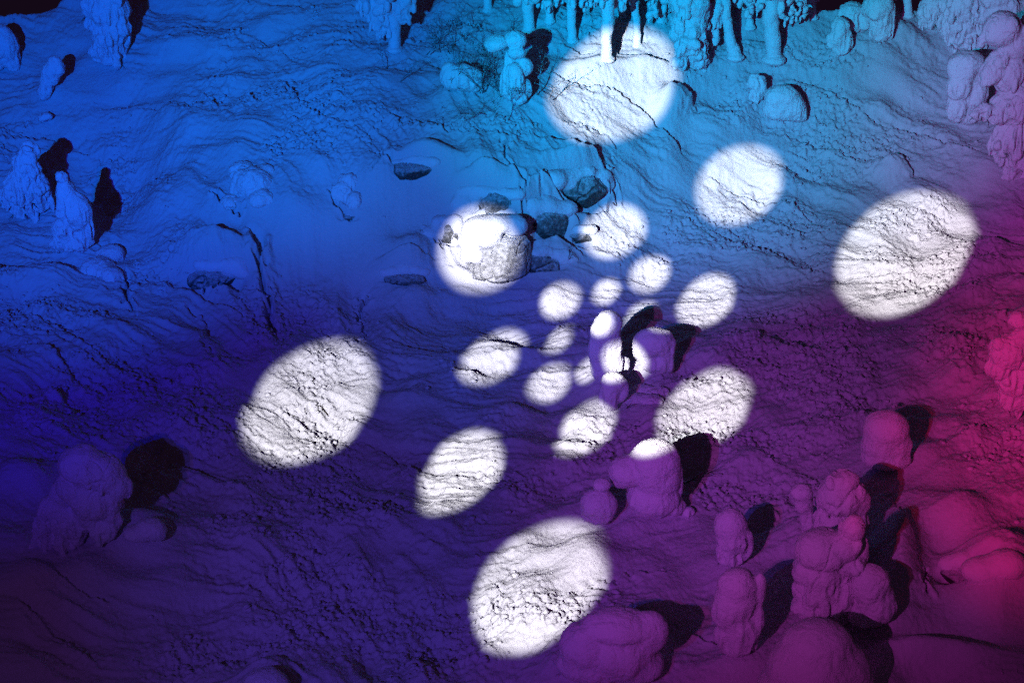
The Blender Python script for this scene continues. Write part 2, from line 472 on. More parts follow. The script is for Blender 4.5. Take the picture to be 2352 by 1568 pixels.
H += scarp([(1250,165),(1330,200),(1405,215),(1470,250),(1530,320),(1562,358)], .55)
H += scarp([(1290,118),(1400,130),(1480,145),(1545,158)], .45)
H += scarp([(1235,325),(1290,342),(1340,365),(1375,395),(1388,425)], .75)
H += scarp([(1545,218),(1580,235),(1578,255),(1560,290)], .8, 20)
H += scarp([(1340,290),(1380,305),(1425,350)], .3, broken=.4)
H += scarp([(1605,400),(1680,440),(1760,470),(1830,490),(1905,545)], .35, broken=.7)
H += scarp([(1780,165),(1870,200),(1950,245),(2000,280),(2100,310),(2200,345),(2265,368)], .45, broken=.7)
H += scarp([(1840,320),(1900,350),(1980,372),(2060,400)], .25, broken=.7)
H += scarp([(2055,374),(2076,392),(2078,414)], .5, 18)
H += scarp([(-20,705),(60,725),(150,765),(200,800),(300,860),(420,930),(560,1010)], .3, broken=.7)
H += scarp([(50,795),(130,820),(165,860),(150,900),(105,935)], .5, broken=.3)
H += scarp([(380,655),(450,680),(540,720),(610,775)], .3, broken=.3)
H += scarp([(440,700),(472,770),(480,835)], .4, broken=.2)
H += scarp([(830,1000),(900,1030),(965,1085)], .2, broken=.5)
H += scarp([(-20,1290),(70,1310),(180,1370),(275,1400)], .3)
H += scarp([(-20,1335),(60,1400),(150,1470),(260,1545)], .25, broken=.2)
H += scarp([(870,262),(1000,290),(1130,310),(1240,305)], .4, broken=.6)
H += scarp([(2040,1150),(2085,1240),(2130,1390)], .18, 40)
H += scarp([(1550,1462),(1610,1478),(1680,1500)], .3)
H += scarp([(700,1240),(740,1330),(780,1400),(865,1485)], .2, broken=.6)
H += scarp([(1600,505),(1700,560),(1800,600),(1960,650)], .25, broken=.8)
H += scarp([(1250,1385),(1350,1375),(1450,1340),(1560,1310)], .3, 40, broken=.3)
H += scarp([(1010,1130),(1100,1120),(1180,1100)], .15, broken=.4)
H += scarp([(300,250),(420,265),(560,235),(700,180)], .25, broken=.7)
H += scarp([(0,300),(120,320),(260,345),(330,340)], .3, broken=.7)
H += scarp([(380,60),(520,70),(640,110),(690,150)], .2, broken=.5)
H += scarp([(1000,60),(1100,75),(1180,80)], .3, broken=.6)
H += scarp([(1750,1050),(1850,1090),(1960,1150)], .2, broken=.7)
H += scarp([(1570,1112),(1620,1090),(1700,1075)], .25, broken=.3)
H += scarp([(650,180),(720,250),(760,270),(830,285)], .35, broken=.8)
H += groove([(590,535),(605,640),(620,700),(632,765)], .5, 9)
H += groove([(835,650),(830,720),(822,800)], .3, 5)
H += groove([(1165,325),(1166,390),(1198,440),(1196,500)], .28, 4)
H += groove([(480,625),(476,680)], .25, 5)
H += groove([(1240,455),(1262,500)], .3, 3)
for gl, gd, gw in [([(1022,508),(1050,535),(1088,552)],.45,4),([(962,528),(1000,553),(1012,578)],.4,4),([(1232,428),(1262,452),(1300,475),(1328,484)],.6,5),
                   ([(1194,465),(1200,500),(1207,535)],.6,4.5),([(1232,545),(1300,560),(1345,576)],.4,4),([(890,385),(935,402),(985,398)],.4,4),
                   ([(1388,395),(1398,430),(1388,455)],.5,5),([(760,430),(775,470),(800,505)],.35,4),([(500,455),(530,490),(560,480)],.4,5)]:
    H += groove(gl, gd, gw, .15)
H += groove([(880,330),(872,430)], .2, 5)
H += groove([(290,620),(296,720)], .3, 7)
H += groove([(1143,1345),(1139,1420)], .16, 3, 0)
H += groove([(2125,1310),(2135,1385)], .3, 4)


def ground_z(x, y):
    x = np.asarray(x, float); y = np.asarray(y, float)
    fx = np.clip((x - GX0) / GS, 0, NX - 1.001); fy = np.clip((y - GY0) / GS, 0, NY - 1.001)
    ix = fx.astype(int); iy = fy.astype(int); tx = fx - ix; ty = fy - iy
    g = (H[iy, ix] * (1 - tx) + H[iy, ix + 1] * tx) * (1 - ty) + (H[iy + 1, ix] * (1 - tx) + H[iy + 1, ix + 1] * tx) * ty
    return g


# ------------------------------------------------------------------ the ground mesh: one sheet, fine in the middle, coarse to the horizon
td = np.linspace(-1, 1, 1250)
tout = np.array([1.04, 1.12, 1.3, 1.7, 2.5, 5, 12])
tt = np.concatenate([-tout[::-1], td, tout])
dens = np.linspace(0, 1, 6000)
yy = 19.5 * (66.0 / 19.5) ** dens
wgt = 1.0 / yy * (1 + 1.3 * np.exp(-((yy - 41) / 3.2) ** 2)) * (1 + .5 * (yy > 44))
cum = np.concatenate([[0], np.cumsum(0.5 * (wgt[1:] + wgt[:-1]) * np.diff(yy))]); cum /= cum[-1]
rows = np.interp(np.linspace(0, 1, 1300), cum, yy)
rows = np.concatenate([[-60, -20, 0, 8, 13, 17, 18.6], rows, [67, 69, 72, 76, 82, 92, 110, 150, 220]])
T, R = np.meshgrid(tt, rows)
GXX = T * (np.maximum(R, 10) * 0.40 + 1.0)
inside = (np.abs(GXX) < 30.4) & (R > 17.6) & (R < 77)
GZZ = np.zeros_like(GXX)
GZZ[inside] = ground_z(GXX[inside], R[inside])
out = ~inside
bo = base_z(GXX[out], R[out])
far = R[out] > 40
po = project(GXX[out], np.maximum(R[out], 40), bo)
GZZ[out] = bo - np.where(far, np.minimum(crest_drop(*po), 30), 0)


def grid_mesh(name, X, Y, Z):
    ny, nx = X.shape
    v = np.stack([X, Y, Z], -1).reshape(-1, 3).astype(np.float32)
    i = (np.arange(ny - 1)[:, None] * nx + np.arange(nx - 1)[None]).ravel()
    q = np.stack([i, i + 1, i + nx + 1, i + nx], -1).astype(np.int32)
    return raw_mesh(name, v, q)


def raw_mesh(name, v, q):
    me = bpy.data.meshes.new(name)
    me.vertices.add(len(v)); me.vertices.foreach_set("co", np.ascontiguousarray(v, np.float32).ravel())
    k = q.shape[1]
    me.loops.add(q.size); me.loops.foreach_set("vertex_index", np.ascontiguousarray(q, np.int32).ravel())
    me.polygons.add(len(q))
    me.polygons.foreach_set("loop_start", np.arange(0, q.size, k, dtype=np.int32))
    me.polygons.foreach_set("loop_total", np.full(len(q), k, dtype=np.int32))
    me.update(calc_edges=True)
    me.polygons.foreach_set("use_smooth", np.ones(len(q), dtype=bool))
    return me


gm = grid_mesh("snow_ground", GXX, R, GZZ)
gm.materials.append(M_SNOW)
go = bpy.data.objects.new("snow_ground", gm)
go["kind"] = "structure"; go["label"] = "snow covered ground and slope with wind carved crusts and crumbled snow"
COL.objects.link(go)

# ------------------------------------------------------------------ soft snow shapes: distance fields turned into meshes
def vnoise3(p, seed=0):
    """smooth value noise for (n,3) points, about -1..1"""
    i = np.floor(p).astype(np.int64); f = p - i
    f = f * f * (3 - 2 * f)
    out = np.zeros(len(p))
    for a in (0, 1):
        for b in (0, 1):
            for c in (0, 1):
                h = ((i[:, 0] + a) * 73856093) ^ ((i[:, 1] + b) * 19349663) ^ ((i[:, 2] + c) * 83492791) ^ (seed * 2654435)
                h = (h ^ (h >> 13)) * 1274126177 & 0x7fffffff
                h = ((h ^ (h >> 15)) % 65536) / 32767.5 - 1
                out += h * np.where(a, f[:, 0], 1 - f[:, 0]) * np.where(b, f[:, 1], 1 - f[:, 1]) * np.where(c, f[:, 2], 1 - f[:, 2])
    return out


def surface_nets(Fd, org, h):
    """mesh of the zero level of a sampled field (negative inside)"""
    ins = Fd < 0
    nx, ny, nz = Fd.shape
    corners = [(a, b, c) for a in (0, 1) for b in (0, 1) for c in (0, 1)]
    def cs(A, o): return A[o[0]:nx - 1 + o[0], o[1]:ny - 1 + o[1], o[2]:nz - 1 + o[2]]
    cnt = sum(cs(ins, o).astype(np.int8) for o in corners)
    act = (cnt > 0) & (cnt < 8)
    idx = -np.ones(act.shape, np.int32)
    ci = np.argwhere(act)
    idx[act] = np.arange(len(ci))
    pos = np.zeros((len(ci), 3)); num = np.zeros(len(ci))
    vals = {o: Fd[ci[:, 0] + o[0], ci[:, 1] + o[1], ci[:, 2] + o[2]] for o in corners}
    for o in corners:
        for ax in range(3):
            if o[ax] == 0:
                q = list(o); q[ax] = 1; q = tuple(q)
                a, b = vals[o], vals[q]
                m = (a < 0) != (b < 0)
                t = np.where(m, a / np.where(m, a - b, 1), 0)
                pt = np.tile(np.array(o, float), (len(ci), 1)); pt[:, ax] += t
                pos[m] += pt[m]; num[m] += 1
    V = (ci + pos / np.maximum(num, 1)[:, None]) * h + org
    quads = []
    for ax in range(3):
        o = [slice(1, -1)] * 3; o[ax] = slice(0, -1); q = [slice(1, -1)] * 3; q[ax] = slice(1, None)
        a = ins[tuple(o)]; b = ins[tuple(q)]
        for flip in (False, True):
            e = np.argwhere((a & ~b) if not flip else (~a & b))
            if not len(e): continue
            e = e + 1; e[:, ax] -= 1
            u, v = [(1, 2), (2, 0), (0, 1)][ax]
            def cell(du, dv):
                c = e.copy(); c[:, u] -= du; c[:, v] -= dv
                return idx[c[:, 0], c[:, 1], c[:, 2]]
            qd = np.stack([cell(1, 1), cell(0, 1), cell(0, 0), cell(1, 0)], -1)
            quads.append(qd[:, ::-1] if flip else qd)
    Q = np.concatenate(quads)
    Q = Q[(Q >= 0).all(1)]
    return V, Q


def vert_normals(V, Q):
    a = V[Q[:, 2]] - V[Q[:, 0]]; b = V[Q[:, 3]] - V[Q[:, 1]]
    n = np.cross(a, b)
    N = np.zeros_like(V)
    for k in range(4): np.add.at(N, Q[:, k], n)
    return N / (np.linalg.norm(N, axis=1, keepdims=True) + 1e-12)


def blob(name, lobes, k, h, rough=0.03, seed=0, cracks=0.0, drape=0.0, m=None, planes=None, billow=0.0):
    """lobes: (cx,cy,cz, rx,ry,rz, tilt) world ellipsoids, melted together over distance k"""
    L = np.array([l[:6] for l in lobes], float)
    pad = 3 * h + .08
    lo = (L[:, :3] - L[:, 3:6]).min(0) - pad; hi = (L[:, :3] + L[:, 3:6]).max(0) + pad
    dim = np.ceil((hi - lo) / h).astype(int) + 1
    ax = [lo[i] + np.arange(dim[i]) * h for i in range(3)]
    Fd = np.full(dim, 9.0, np.float32)
    for li, l in enumerate(lobes):
        c = np.array(l[:3]); r = np.array(l[3:6]); tilt = l[6] if len(l) > 6 else 0.0
        reach = max(r) + k + 4 * h
        s0 = np.maximum(((c - reach - lo) / h).astype(int), 0); s1 = np.minimum(((c + reach - lo) / h).astype(int) + 2, dim)
        if (s1 <= s0).any(): continue
        X = ax[0][s0[0]:s1[0], None, None] - c[0]; Y = ax[1][None, s0[1]:s1[1], None] - c[1]; Z = ax[2][None, None, s0[2]:s1[2]] - c[2]
        ct, st = math.cos(tilt), math.sin(tilt)
        Xr = X * ct + Z * st; Zr = -X * st + Z * ct
        q0 = np.sqrt((Xr / r[0]) ** 2 + (Y / r[1]) ** 2 + (Zr / r[2]) ** 2)
        q1 = np.sqrt((Xr / r[0] ** 2) ** 2 + (Y / r[1] ** 2) ** 2 + (Zr / r[2] ** 2) ** 2)
        d = (q0 * (q0 - 1) / (q1 + 1e-6)).astype(np.float32)
        sub = Fd[s0[0]:s1[0], s0[1]:s1[1], s0[2]:s1[2]]
        hh_ = np.maximum(k - np.abs(sub - d), 0) / max(k, 1e-6)
        sub[...] = np.minimum(sub, d) - hh_ * hh_ * k * .25
    if planes is not None:
        X = ax[0][:, None, None]; Y = ax[1][None, :, None]; Z = ax[2][None, None, :]
        for n, d in planes:
            Fd = np.maximum(Fd, (n[0] * X + n[1] * Y + n[2] * Z - d).astype(np.float32))
    V, Q = surface_nets(Fd, lo, h)
    N = vert_normals(V, Q)
    size = float(np.median(L[:, 3:6]))
    disp = rough * (vnoise3(V * 2.2, seed) * 1.2 + vnoise3(V * 5.5, seed + 1) * .8 + vnoise3(V * 13, seed + 2) * .45)
    if billow:
        wv = V + .12 * np.stack([vnoise3(V * 1.7, seed + 20 + q) for q in range(3)], -1)
        disp += billow * (np.abs(vnoise3(wv * np.array([2.6, 2.6, 1.8]), seed + 30)) * 1.6 + np.abs(vnoise3(wv * np.array([5.6, 5.6, 4.0]), seed + 31)) * .9 - .7)
    if drape:
        zt = V[:, 2].max(); zr = max(zt - V[:, 2].min(), .1)
        low = np.clip((zt - V[:, 2]) / zr * 1.6 - .35, 0, 1)
        P_ = V * np.array([5.5, 5.5, 1.1]); P2 = V * np.array([12, 12, 2.2])
        side = np.clip(1 - np.abs(N[:, 2]) * 1.1, 0, 1)
        disp += drape * low * side * (-np.abs(vnoise3(P_, seed + 5)) * 1.6 + .5 + vnoise3(P2, seed + 6) * .6)
    if cracks:
        a = np.abs(vnoise3(V * np.array([2.6, 2.6, 1.5]) + 3.1 * vnoise3(V * 1.3, seed + 8)[:, None] * .25, seed + 9))
        disp -= cracks * np.clip(1 - a / .10, 0, 1)
    V = V + N * disp[:, None]
    me = raw_mesh(name, V, Q)
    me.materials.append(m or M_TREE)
    return me


CAMP = np.array([0, 0, CAMZ])


def ghit(px, py):
    dx, dy, dz = ray(px, py)
    ts = np.linspace(18, 76, 6000)
    X, Y = dx * ts, dy * ts
    below = (CAMZ + dz * ts) < ground_z(np.clip(X, -30.9, 30.9), np.clip(Y, 17.1, 77.5))
    t = ts[int(np.argmax(below))] if below.any() else 70.0
    return np.array([dx * t, dy * t, CAMZ + dz * t])


def place(base, px, py, dep=0.0):
    """point of the upright plane through the base that is seen at a photo point; dep metres nearer"""
    dx, dy, dz = ray(px, py)
    t = (base[1] - dep) / dy
    return np.array([dx * t, dy * t, CAMZ + dz * t])


def empty(name, loc, label, cat, group=None):
    o = bpy.data.objects.new(name, None)
    o.empty_display_size = .2
    o.location = loc; o["label"] = label; o["category"] = cat
    if group: o["group"] = group
    COL.objects.link(o)
    return o


def part(name, me, parent, label=None):
    o = bpy.data.objects.new(name, me)
    COL.objects.link(o)
    o.parent = parent
    o.matrix_parent_inverse.identity()
    me.transform(__import__("mathutils").Matrix.Translation(-Vector(parent.location)))
    if label: o["label"] = label
    return o


def to_lobes(base, spec, r2, sub=0, subr=(8, 12), drips=0, flat=.85, embed=None):
    """photo-sized lobes (px,py,rx,ry[,nearer px,tilt deg]) to world ellipsoids, plus small clumps grown over them"""
    s = math.hypot(base[1], CAMZ - base[2]) / F
    out = []
    for l in spec:
        px, py, rx, ry = l[:4]
        dep = (l[4] if len(l) > 4 else 0) * s
        c = place(base, px, py, dep)
        if embed is not None:                      # sunk into the slope behind instead of standing free
            c = ghit(px, py)
            c = c + np.array([0, embed * min(rx, ry) * s, -.15 * embed * ry * s])
        out.append((c[0], c[1], c[2], rx * s, rx * s * flat if rx < ry * 1.6 else rx * s * .7, ry * s * 1.04, math.radians(l[5]) if len(l) > 5 else 0))
    big = list(out)
    tot = sum(b[3] * b[5] for b in big)
    for b in big:
        for _ in range(int(round(sub * b[3] * b[5] / tot))):
            th = r2.uniform(0, 2 * math.pi); ph = math.acos(r2.uniform(-.75, .75))
            d = np.array([math.cos(th) * math.sin(ph), math.sin(th) * math.sin(ph), math.cos(ph)])
            rr = r2.uniform(*subr) * s
            c = np.array(b[:3]) + d * (np.array(b[3:6]) - rr * .35)
            out.append((*c, rr, rr, rr * r2.uniform(.8, 1.5), r2.uniform(-.4, .4)))
        for _ in range(int(round(drips * b[3] * b[5] / tot))):
            th = r2.uniform(0, 2 * math.pi)
            rr = r2.uniform(*subr) * s * .55
            c = np.array(b[:3]) + np.array([math.cos(th) * b[3] * .93, math.sin(th) * b[4] * .93, -b[5] * r2.uniform(.15, .75)])
            out.append((*c, rr, rr, rr * r2.uniform(2.2, 4.0), r2.uniform(-.12, .12)))
    return out, s


def tree(label, base, spec, sub=0, embed=None, twigs=0, subr=(8, 12), drips=0, k=4, rough=1.6, cracks=0, drape=3.0, billow=1.7, trunk=None, crown=None, vox=1.6, seed=0,
         name="snowy_tree", cat="tree", body="snow_load", group="snow laden trees"):
    r2 = np.random.default_rng(seed + 100)
    b = ghit(*base)
    root = empty(name, b, label, cat, group)
    s = math.hypot(b[1], CAMZ - b[2]) / F
    if spec:
        lo, s = to_lobes(b, spec, r2, sub, subr, drips, embed=embed)
        part(body, blob(body, lo, k * s, vox * s, rough * s, seed, cracks * s, 2.1 * drape * s, billow=1.5 * billow * s), root)
    if spec and twigs:
        for _ in range(max(2, twigs // 4)):
            segs = []
            l = lo[r2.integers(0, len(spec))]
            th = r2.uniform(math.pi, 2 * math.pi); ct_, st_ = math.cos(th), math.sin(th)
            p = np.array([l[0] + ct_ * l[3] * .8, l[1] + st_ * l[4] * .8, l[2] - l[5] * r2.uniform(.2, .7)])
            grow(p, np.array([ct_, st_, -.5]), r2.uniform(9, 20) * s, 1.0 * s, 1, r2, segs, .5, .3)
            part("twig", stick_mesh("twig", segs, M_DARKTWIG), root)
    if trunk:
        # (bottom px,py,r) ... (top px,py,r): a snow plastered stem as a chain of lumps
        lo = []
        for (ax, ay, ar), (bx, by, br) in zip(trunk[:-1], trunk[1:]):
            n = max(2, int(math.hypot(bx - ax, by - ay) / (ar * .7)))
            for i in range(n):
                t = i / n
                c = place(b, ax + (bx - ax) * t + r2.uniform(-.12, .12) * ar, ay + (by - ay) * t)
                r = (ar + (br - ar) * t) * s * r2.uniform(.88, 1.1)
                lo.append((*c, r, r, r * 1.5, 0))
        c = place(b, trunk[0][0], trunk[0][1] + 2)
        lo.append((*c, trunk[0][2] * s * 1.6, trunk[0][2] * s * 1.6, trunk[0][2] * s * .8, 0))
        part("trunk", blob("trunk", lo, 4 * s, 1.8 * s, 1.0 * s, seed + 3, 0, 0), root)
    if crown:
        # drooping, rime loaded boughs: (px,py,rx,ry, number of clumps, clump px)
        for px, py, rx, ry, n, cr in crown:
            lo = []
            for _ in range(n):
                u = r2.uniform(-1, 1); v = r2.uniform(-1, 1); dd = r2.uniform(-1, 1)
                if u * u + v * v * .8 + dd * dd > 1.3: continue
                r = cr * r2.uniform(.5, 1.35) * s
                c = place(b, px + u * rx, py + v * ry, dd * rx * .9 * s)
                lo.append((*c, r, r, r * r2.uniform(.85, 1.7), r2.uniform(-.6, .6)))
                if r2.random() < .22:
                    lo.append((c[0] + r2.uniform(-.3, .3) * r, c[1], c[2] - r * 2.0, r * .55, r * .55, r * 1.1, 0))
            part("bough", blob("bough", lo, 3 * s, 1.9 * s, 1.2 * s, seed + 5, 0, 1.0 * s), root)
    return root


def stick_mesh(name, segs, m):
    """tapered round branches from (p0, p1, r0, r1)"""
    V, Q = [], []
    for p0, p1, ra, rb in segs:
        p0 = np.array(p0); p1 = np.array(p1); d = p1 - p0; d /= np.linalg.norm(d) + 1e-9
        u = np.cross(d, [0.3, .2, 1]); u /= np.linalg.norm(u); v = np.cross(d, u)
        k0 = len(V)
        for p, r in ((p0, ra), (p1, rb)):
            for i in range(6):
                a = i * math.pi / 3
                V.append(p + r * (math.cos(a) * u + math.sin(a) * v))
        for i in range(6):
            j = (i + 1) % 6
            Q.append((k0 + i, k0 + j, k0 + 6 + j, k0 + 6 + i))
    me = raw_mesh(name, np.array(V), np.array(Q)); me.materials.append(m)
    return me


def grow(p, d, ln, r, depth, r2, segs, spread=.6, droop=0.1):
    n = 3
    for i in range(n):
        d = d + r2.normal(size=3) * .18 - np.array([0, 0, droop * i / n]); d /= np.linalg.norm(d)
        q = p + d * ln / n
        segs.append((p, q, r, r * .8)); p = q; r *= .8
        if depth > 0:
            for _ in range(2):
                dd = d + r2.normal(size=3) * spread; dd /= np.linalg.norm(dd)
                grow(p, dd, ln * .5, r * .65, depth - 1, r2, segs, spread, droop)


# ------------------------------------------------------------------ trees along the upper edge, left to right
tree("rounded snow covered tree cut by the left edge, near the top left corner", (8,158), [(8,105,34,46),(-22,130,34,40),(30,140,18,24)], drape=3.4, seed=1)
tree("tall knobbly column of a tree at upper left throwing a long dark shadow", (248,146),
     [(250,20,44,46),(250,-35,42,46),(250,-90,36,50),(252,68,40,42),(248,112,36,36),(224,50,20,40),(285,62,16,20),(205,12,14,34)], sub=60, subr=(9,15), drips=14, k=4, rough=2.0, drape=3.4, twigs=16, seed=2)
tree("small hooded tree bent over to the left, on the smooth drift at upper left", (104,226), [(127,152,19,23,0,20),(116,172,19,24,0,25),(107,195,14,22),(102,212,15,16)], drape=2.5, k=9, seed=3)
tree("ragged cone shaped tree by the left edge with a fringe of icicles", (58,496),
     [(66,348,18,26),(62,385,30,36),(50,430,40,44),(26,450,24,26),(86,440,28,48),(56,474,26,30)], sub=46, subr=(7,12), drips=46, k=4, cracks=2.5, drape=6.8, twigs=26, seed=4)
tree("smooth twisted tree leaning against the ragged cone shaped tree", (168,572),
     [(146,418,15,24),(154,452,25,36),(176,486,36,46),(150,530,28,34),(140,560,22,20),(196,530,20,38),(176,556,26,26)], sub=8, subr=(10,15), k=6, drape=5.1, twigs=8, seed=5)
tree("half buried tree with one long lobe, left of the icy slope", (560,486), [(556,398,34,26),(582,428,46,40),(552,438,25,46,16),(606,398,24,20),(528,468,24,18),(600,460,30,24)], k=5, drape=3.4, cracks=2, twigs=8, embed=0.35, seed=6)
tree("low snow lump of a tree in the blue snowfield, above the deep gully", (798,508), [(800,425,28,24),(788,452,24,32),(815,470,22,28),(772,448,16,18)], k=6, cracks=2, drape=3.4, embed=0.45, seed=7)
tree("forked tree hanging in from the top edge, left of the stacked ball tree", (905,112), [(868,30,22,40),(890,0,26,36),(922,22,18,34),(897,56,14,24),(874,66,12,24),(832,5,13,26),(935,0,14,30),(846,28,9,22)],
     sub=34, subr=(7,11), drips=20, k=3, trunk=[(906,112,13),(908,70,12),(900,10,14),(890,-60,14)], crown=[(885,-50,60,40,60,14)], seed=8)
tree("tree of stacked round snow balls with a dark shadow beside it", (1192,238),
     [(1140,100,27,17,6,10),(1184,92,26,20),(1132,108,14,12,12),(1186,120,20,15,8),(1172,140,14,26),(1202,154,22,22),(1182,165,20,20,14),(1168,190,20,40),(1186,192,22,36,16),(1205,205,16,24),(1190,224,20,18,8)],
     k=3, rough=1.2, drape=2.0, billow=1.1, seed=9)
tree("squat loaf of snow over a bent tree, left of the dark twiggy bush", (1052,208), [(1036,178,25,26),(1062,178,32,29),(1088,184,22,28),(1030,168,20,20)], k=8, drape=3.4, seed=10, name="snow_bound_tree")
tree("leaning stem with snow lumps, first of the bare trunks from the left", (1216,74), [], trunk=[(1217,74,14),(1213,40,12),(1212,0,13),(1210,-60,14)], crown=[(1212,-38,44,40,60,11),(1262,6,20,16,14,7)], seed=11)
tree("slim grey blue trunk standing in shade, second of the bare trunks from the left", (1314,92), [], trunk=[(1314,92,10),(1312,50,9),(1313,0,10),(1313,-60,11)], crown=[(1325,-34,48,32,70,10),(1350,2,22,10,12,6)], seed=12)
tree("brightly lit white trunk on the round snow pad", (1394,134), [], trunk=[(1394,134,12),(1393,90,11),(1396,40,13),(1395,0,14),(1395,-70,14)], crown=[(1400,-52,70,36,70,12),(1428,6,9,16,9,6)], seed=13)
tree("thin pinkish trunk behind the snow pad, right of the bright white trunk", (1463,104), [], trunk=[(1463,104,9),(1462,50,8),(1455,0,9),(1450,-60,10)], crown=[(1450,-44,50,30,70,10),(1498,14,13,30,22,5.5)], seed=14)
tree("massive lumpy tree at the right end of the snow pad", (1585,160),
     [(1585,0,44,50),(1582,-60,38,50),(1585,60,40,44),(1590,105,36,40),(1600,138,24,22),(1575,106,25,24,30),(1566,142,17,20,26),(1562,120,14,26,10)], sub=40, subr=(10,16), drips=12, k=3.5, rough=2.1, twigs=18, seed=15)
tree("narrow tree of hanging clumps just right of the massive lumpy tree", (1690,134), [(1640,42,18,30),(1637,72,11,20),(1650,20,14,22),(1640,92,7,12)], sub=14, subr=(5,8), drips=8, k=3,
     trunk=[(1690,130,13),(1678,100,11),(1668,40,10),(1666,-30,11)], crown=[(1680,-42,40,26,50,11)], seed=16)
tree("thick trunk under a spreading crown of rime clumps", (1777,136), [], trunk=[(1777,136,17),(1775,90,18),(1770,40,17),(1772,0,18),(1770,-60,18)], crown=[(1738,0,30,22,40,7),(1820,16,34,34,70,6),(1775,-30,80,30,90,13),(1724,30,12,14,8,8)], seed=17)
tree("small hooded figure of a tree in the cyan light, by the large mushroom tree", (1929,130), [(1930,62,21,22),(1926,86,22,24),(1913,92,13,17),(1930,112,18,20),(1945,95,13,28)], k=5, drape=2.5, seed=18)
tree("rounded pale tree half in shade between the hooded tree and the dark woods", (1962,72), [(1955,30,30,24),(1968,50,30,24),(1940,48,20,24)], k=5, drape=5.1, seed=19)
tree("large mushroom shaped tree near the top edge, right of the small hooded tree", (2022,90), [(2018,14,34,28),(1998,20,16,24),(2040,26,18,22),(2020,44,28,34),(2012,32,18,14,16),(2044,60,14,32),(2022,74,26,22)], k=5, drape=3.1, seed=20)
tree("round headed tree with a ragged fringe at the top right", (2146,64), [(2140,15,25,22),(2160,14,24,24),(2138,40,20,28),(2160,44,20,26),(2128,20,14,16)], sub=8, subr=(6,9), drips=24, k=4, cracks=2, drape=6.8, twigs=14, seed=21)
tree("tall pale blue tree with several hanging lobes, behind the blue violet one", (2218,116), [(2212,10,34,44),(2190,62,18,34),(2226,60,26,40),(2180,92,9,14),(2240,90,28,36),(2215,90,20,26),(2215,-40,34,50)], sub=12, subr=(8,13), drips=14, k=4, drape=5.1, twigs=14, seed=22)
tree("broad shaded tree behind, in the top right corner", (2320,120), [(2300,30,50,36),(2290,-20,44,50),(2340,60,40,60),(2270,20,20,26)], sub=10, subr=(10,15), k=5, drape=5.1, seed=23)
tree("tall pinkish tree of heavy domes along the right edge", (2338,404),
     [(2302,68,44,38),(2330,100,36,44),(2290,150,26,34),(2320,170,36,44),(2278,172,22,26,10),(2340,240,52,50),(2300,250,28,36,8),(2260,258,22,22,10),(2245,262,16,14,16),(2340,320,44,70),(2300,320,22,40),(2290,355,10,22),(2330,380,22,40),(2350,390,26,30),(2312,365,9,20)],
     sub=26, subr=(10,16), drips=34, k=4.5, rough=1.2, cracks=2.2, drape=7.6, twigs=30, billow=1.1, seed=24)
tree("blue violet mushroom shaped tree stacked in three lumps, beside the pinkish tree", (2222,284),
     [(2222,146,42,27),(2212,168,30,30,8),(2240,178,28,34),(2192,158,15,22,6),(2205,200,30,32,10),(2235,215,32,40),(2200,248,28,34,6),(2225,262,26,24)], k=5, rough=1.4, drape=3.1, billow=1.1, seed=25)
tree("small drooping tree beside a rounded mound in the cyan area", (1738,236), [(1733,190,18,20),(1744,202,16,24),(1736,216,14,20)], drips=8, subr=(6,9), k=5, drape=4.2, seed=26)
tree("red lit knobbly tree cut by the right edge", (2338,962),
     [(2340,735,26,18),(2316,808,46,42),(2300,840,34,34),(2345,790,34,40),(2326,870,34,44),(2318,905,22,36),(2350,900,18,50),(2318,925,20,18),(2355,860,30,60),(2342,945,8,20)], sub=22, subr=(10,18), k=3, rough=2.3, cracks=2.5, drape=4.2, twigs=14, seed=27)
tree("round dome of a buried tree on the red violet slope at right", (2036,1062), [(2036,984,52,42),(2026,1020,48,40),(2060,1020,34,34),(2034,1050,56,26)], k=14, rough=1.2, drape=1.7, billow=1.1, seed=28)

# the group in the middle of the projected pattern
tree("tall hooded tree at the heart of the disc pattern", (1396,880), [(1400,742,30,29),(1388,762,32,34),(1378,800,26,44),(1404,792,24,40),(1386,842,27,38),(1412,838,18,34)], k=12, rough=1.4, drape=2.7, billow=1.1, seed=29)
tree("wide stooping tree right of the tall hooded tree", (1502,858), [(1500,784,42,32),(1526,802,27,42),(1480,800,27,32),(1506,832,34,26),(1536,836,16,22)], k=14, rough=1.4, drape=3.7, billow=1.1, seed=30)
tree("low round headed tree in front of the tall hooded tree", (1418,942), [(1408,878,27,24),(1403,902,27,32),(1428,896,16,26),(1400,924,20,20)], k=12, rough=1.4, drape=4.2, cracks=1.5, billow=1.1, seed=31)
tree("small lit ball of snow on a sapling between the hooded trees", (1424,868), [(1424,836,24,22),(1428,852,20,18)], k=5, rough=1.4, drape=1.7, billow=1.1, seed=32, name="snowy_sapling", cat="sapling")
tree("low crumpled mound of snowed in shrubs right of the low round headed tree", (1490,930), [(1478,902,32,16),(1510,906,30,16),(1462,922,30,14),(1498,922,28,14)], k=7, cracks=3, rough=1.6, drape=3.4, embed=.5, seed=33, name="snowed_in_shrub", cat="shrub", group="snowed in shrubs")
